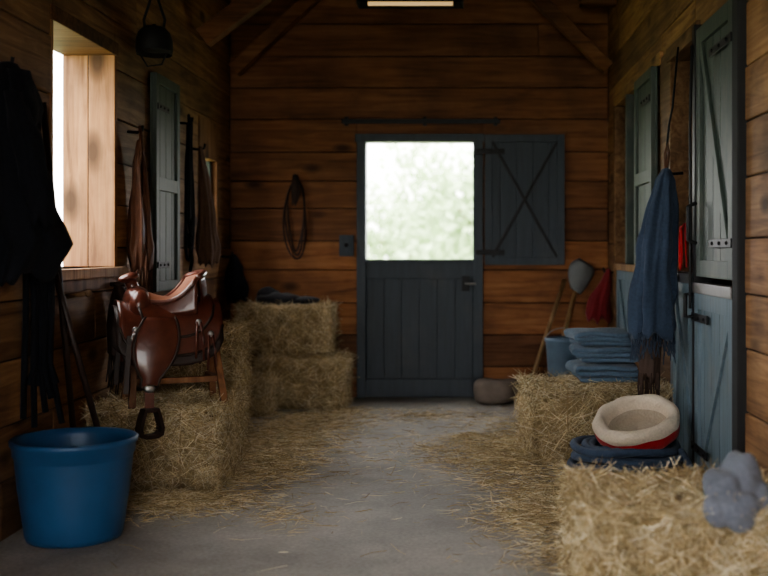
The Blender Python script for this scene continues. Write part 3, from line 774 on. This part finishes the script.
mb.bundle([(1.13, a, 1.04, 0.015, 0.02), (1.11, a, 0.95, 0.04, 0.05), (1.07, a, 0.82, 0.075, 0.06), (1.05, a, 0.66, 0.09, 0.06)], 5, 0.15, 0, seed=15, hem=0.05)
hook(mb, PR, a, 1.02, 1); mb.obj("red_towel", [cloth("dull_red_cloth", (0.18, 0.024, 0.028)), BLACKM])
# folded blankets
mb = MB()
def folded(cx, cy, z, L, D, h, nf, rot, seed):
    path = []; step = h / nf; r = step/2
    for i in range(nf):
        zz = z + step*(i+0.5); xs = [-L/2, -L/6, L/6, L/2]
        if i % 2 == 1: xs = xs[::-1]
        for x in xs: path.append((x, zz))
        if i < nf - 1:
            sx = 1 if i % 2 == 0 else -1
            path.append((sx*(L/2 + r*0.9), zz + r*0.45)); path.append((sx*(L/2 + r*0.9), zz + step - r*0.45))
    def fn(u, v):
        i = u*(len(path)-1); k = min(int(i), len(path)-2); t = i-k
        x = path[k][0]*(1-t) + path[k+1][0]*t; zz = path[k][1]*(1-t) + path[k+1][1]*t
        y = (v-0.5)*D; q = (zz - z)/h
        x += 0.03*noise.noise(Vector((zz*30+seed, y*4, x*3))); y += 0.03*noise.noise(Vector((x*5, zz*45, seed+v*2)))
        zz += 0.02*q*noise.noise(Vector((x*9+seed, y*9, 0))) - 0.014*q*(2*abs(v-0.5))**3
        c_, s_ = math.cos(rot), math.sin(rot)
        return (cx + x*c_ - y*s_, cy + x*s_ + y*c_, zz)
    mb.grid(fn, len(path)*2-1, 18, 0)
folded(0.82, 6.33, 0.440, 0.34, 0.36, 0.105, 3, 0.05, 1); folded(0.83, 6.34, 0.550, 0.32, 0.34, 0.095, 3, -0.06, 5); folded(0.80, 6.33, 0.645, 0.28, 0.30, 0.090, 3, 0.14, 9)
mb.obj("folded_blankets", [BLUEF], solid=0.027, subsurf=1)
# blue coil: separate thick loops
mb = MB(); cx, cy = 0.83, 5.50
for lay in range(5):
    for ring in range(3):
        if lay < 3 and ring == 2: continue
        rr = 0.268 - 0.048*ring + U(-0.012, 0.010); ox, oy = U(-0.012, 0.012), U(-0.012, 0.012); ph = U(0, 6.28)
        pts = []
        for i in range(40):
            t = 2*math.pi*i/40
            q = rr*(1 + 0.035*math.sin(2*t + ph) + 0.02*math.sin(5*t + ph*2))
            pts.append((cx + ox + q*math.cos(t), cy + oy + 0.9*q*math.sin(t), 0.026 + 0.044*lay + 0.008*math.sin(3*t + ph)))
        mb.tube(pts, 0.0215, 8, 0, closed=True)
mb.tube([(cx + 0.25, cy - 0.10, 0.2), (cx + 0.30, cy - 0.18, 0.10), (cx + 0.27, cy - 0.28, 0.022), (cx + 0.12, cy - 0.34, 0.021), (cx - 0.05, cy - 0.31, 0.021)], 0.02, 8, 0)
mb.obj("coiled_blue_rope", [BLUEROPE])
# pet bed: oval bolster bed
mb = MB()
M = Euler((math.radians(17), math.radians(-14), math.radians(10))).to_matrix().to_4x4()
c = (0.885, 5.46, 0.300)
def wob(p): return Vector((p.x*(1 + 0.08*noise.noise(p*7)), p.y*(1 + 0.08*noise.noise(p*7)), p.z + 0.016*noise.noise(p*12)))
mb.lathe([(0.0, -0.058), (0.15, -0.058), (0.183, -0.050), (0.203, -0.025), (0.212, 0.005), (0.208, 0.030)], c, 1, 48, 1.03, 0.96, M, wob)
mb.lathe([(0.209, 0.022), (0.218, 0.040), (0.216, 0.064), (0.202, 0.080), (0.182, 0.084), (0.162, 0.074), (0.149, 0.050), (0.145, 0.02)], c, 0, 48, 1.03, 0.96, M, wob)
mb.lathe([(0.145, 0.022), (0.142, -0.005), (0.130, -0.025), (0.10, -0.036), (0.05, -0.034), (0.0, -0.032)], c, 2, 48, 1.03, 0.96, M, wob)
mb.obj("pet_bed", [CREAM, REDC, CREAM_SHADE], subsurf=1)
# crumpled grey cloth slumped over the front bale's edge
mb = MB()
mb.ell((0.885, 3.47, 0.455), (0.058, 0.095, 0.095), 0, rot=(0.3, 0.25, 0.2), nz=0.35, nsc=14, seg=40, rings=24)
mb.ell((0.82, 3.43, 0.425), (0.062, 0.085, 0.070), 0, rot=(0.2, -0.5, 0), nz=0.4, nsc=14, seg=40, rings=24)
mb.ell((0.85, 3.355, 0.385), (0.070, 0.040, 0.065), 0, nz=0.4, nsc=14, seg=40, rings=24)
mb.ell((0.785, 3.37, 0.385), (0.045, 0.045, 0.055), 0, nz=0.4, nsc=14, seg=40, rings=24)
mb.ell((0.93, 3.42, 0.410), (0.035, 0.07, 0.060), 0, nz=0.4, nsc=14, seg=40, rings=24)
o = mb.obj("grey_cloth", [GREYC])
md = o.modifiers.new("rm", 'REMESH'); md.mode = 'VOXEL'; md.voxel_size = 0.006; md.use_smooth_shade = True
md = o.modifiers.new("sm", 'SMOOTH'); md.iterations = 6
# back-right clutter
mb = MB(); mb.ell((0.27, 8.46, 0.095), (0.19, 0.13, 0.095), 0, nz=0.25, nsc=5, pw=0.55)
mb.obj("stone_block", [STONE])
mb = MB(); mb.box(0.60, 0.90, 8.0, 8.28, 0, 0.03); 
for z in (0.06, 0.13):
    mb.box(0.60, 0.90, 8.0, 8.015, z, z+0.055); mb.box(0.60, 0.90, 8.265, 8.28, z, z+0.055); mb.box(0.60, 0.615, 8.0, 8.28, z, z+0.055); mb.box(0.885, 0.90, 8.0, 8.28, z, z+0.055)
for (x, y) in ((0.615, 8.015), (0.865, 8.015), (0.615, 8.245), (0.865, 8.245)): mb.box(x, x+0.02, y, y+0.02, 0, 0.19)
mb.box(0.60, 0.90, 8.0, 8.28, 0.185, 0.20)
mb.obj("wooden_crate", [W_P])
mb = MB(); mb.lathe([(0, 0.0), (0.10, 0), (0.105, 0.01), (0.125, 0.30), (0.135, 0.31), (0.135, 0.335), (0.126, 0.335), (0.12, 0.30), (0.098, 0.015), (0, 0.015)], (0.75, 8.14, 0.201), 0, 36)
mb.tube([(0.75 + 0.13*math.cos(t), 8.14 - 0.02, 0.51 + 0.10*math.sin(t)) for t in [math.pi*i/12 for i in range(13)]], 0.004, 6, 1)
mb.obj("blue_bucket.001", [simple("pale_blue_plastic", (0.15, 0.22, 0.30), 0.5), STEEL])
mb = MB(); mb.tube([(0.47, 8.30, 0.02), (0.82, 8.72, 0.95)], 0.017, 8, 0)
mb.beam((0.40, 8.30, 0.03), (0.54, 8.28, 0.03), 0.03, 0.04, 1)
for k in range(6): mb.tube([(0.41 + 0.025*k, 8.28, 0.03), (0.41 + 0.025*k, 8.24, 0.012)], 0.004, 5, 1)
mb.obj("garden_rake", [W_H, STEEL])
mb = MB(); mb.tube([(0.66, 8.50, 0.01), (0.92, 8.70, 0.92)], 0.017, 8, 0)
def blade(u, v):
    w = 0.10*(math.sin(min(1, 0.25 + u*1.0)*math.pi*0.5) if u < 0.7 else math.sqrt(max(0, 1-((u-0.7)/0.32)**2)))
    x = 0.905 + 0.07*u + (v-0.5)*2*w; z = 0.86 + 0.24*u - (v-0.5)*0.05
    return (x, 8.69 + 0.03*u - 0.02*math.cos((v-0.5)*math.pi), z)
mb.grid(blade, 14, 11, 1)
mb.obj("shovel", [W_H, simple("dull_grey_metal", (0.17, 0.18, 0.18), 0.55, 0.4)], solid=0.004)

# ------------------------------------------------------------------ outdoors
mb = MB(); mb.box(-40, 40, YB + 0.16, 60, -0.3, -0.05); mb.box(-40, XL - T - 0.01, -20, YB + 0.16, -0.3, -0.05); mb.box(XL - T, 3.6, -20, YF - 1, -0.3, -0.02); mb.obj("grass_ground", [simple("grass", (0.30, 0.36, 0.20), 0.9, 0, 0.3, 3)])
LEAF = attr_mat("leaves")
def tree(name, x, y, h, r, n, s):
    mb = MB(); mb.tube([(x, y, -0.1), (x+0.1, y, h*0.4), (x, y, h*0.8)], [0.10, 0.08, 0.03], 8, 0)
    for k in range(5):
        a = k*1.3; mb.tube([(x, y, h*0.35), (x + r*0.6*math.cos(a), y + r*0.6*math.sin(a), h*0.7)], 0.025, 6, 0)
    for i in range(n):
        cl = i % 14; random.seed(cl*77 + int(x*10)); c_ = Vector((x + U(-r, r)*0.75, y + U(-r, r)*0.75, h*U(0.25, 1.0))); random.seed(i*13 + int(y*7))
        p = c_ + Vector((random.gauss(0, r*0.28), random.gauss(0, r*0.28), random.gauss(0, r*0.24)))
        d = Vector((U(-1,1), U(-1,1), U(-1,1))).normalized(); e = d.orthogonal().normalized(); g = U(0.85, 1.15)
        mb.add([p - d*s, p + e*s*0.5, p + d*s, p - e*s*0.5], [(0,1,2,3)], 1, (0.58*g, 0.74*g, 0.46*g))
    mb.obj(name, [W_P, LEAF])
tree("tree", 0.7, 30, 3.6, 2.2, 2200, 0.18)
tree("tree.001", -1.9, 38, 2.4, 2.4, 2000, 0.20)
tree("tree.002", -9.0, 12, 4.2, 2.2, 4500, 0.14)
tree("tree.003", -13.0, 22, 5, 2.6, 4000, 0.16)

# ------------------------------------------------------------------ world
w = bpy.data.worlds.new("overcast_sky"); scene.world = w; w.use_nodes = True
bg = w.node_tree.nodes["Background"]; bg.inputs[0].default_value = (1.0, 0.99, 0.97, 1); bg.inputs[1].default_value = 9.0

cam = bpy.data.cameras.new("camera"); co = bpy.data.objects.new("camera", cam); scene.collection.objects.link(co)
co.location = (0, 0, 1.19); co.rotation_euler = (math.radians(90), 0, 0)
cam.sensor_width = 36; cam.lens = 1090/768*36; cam.shift_x = -78/768; cam.shift_y = -38/768
cam.dof.use_dof = True; cam.dof.focus_distance = 5.5; cam.dof.aperture_fstop = 1.6
scene.camera = co
scene.view_settings.view_transform = 'AgX'
try: scene.view_settings.look = 'AgX - Medium High Contrast'
except Exception: pass
scene.view_settings.exposure = 0.22
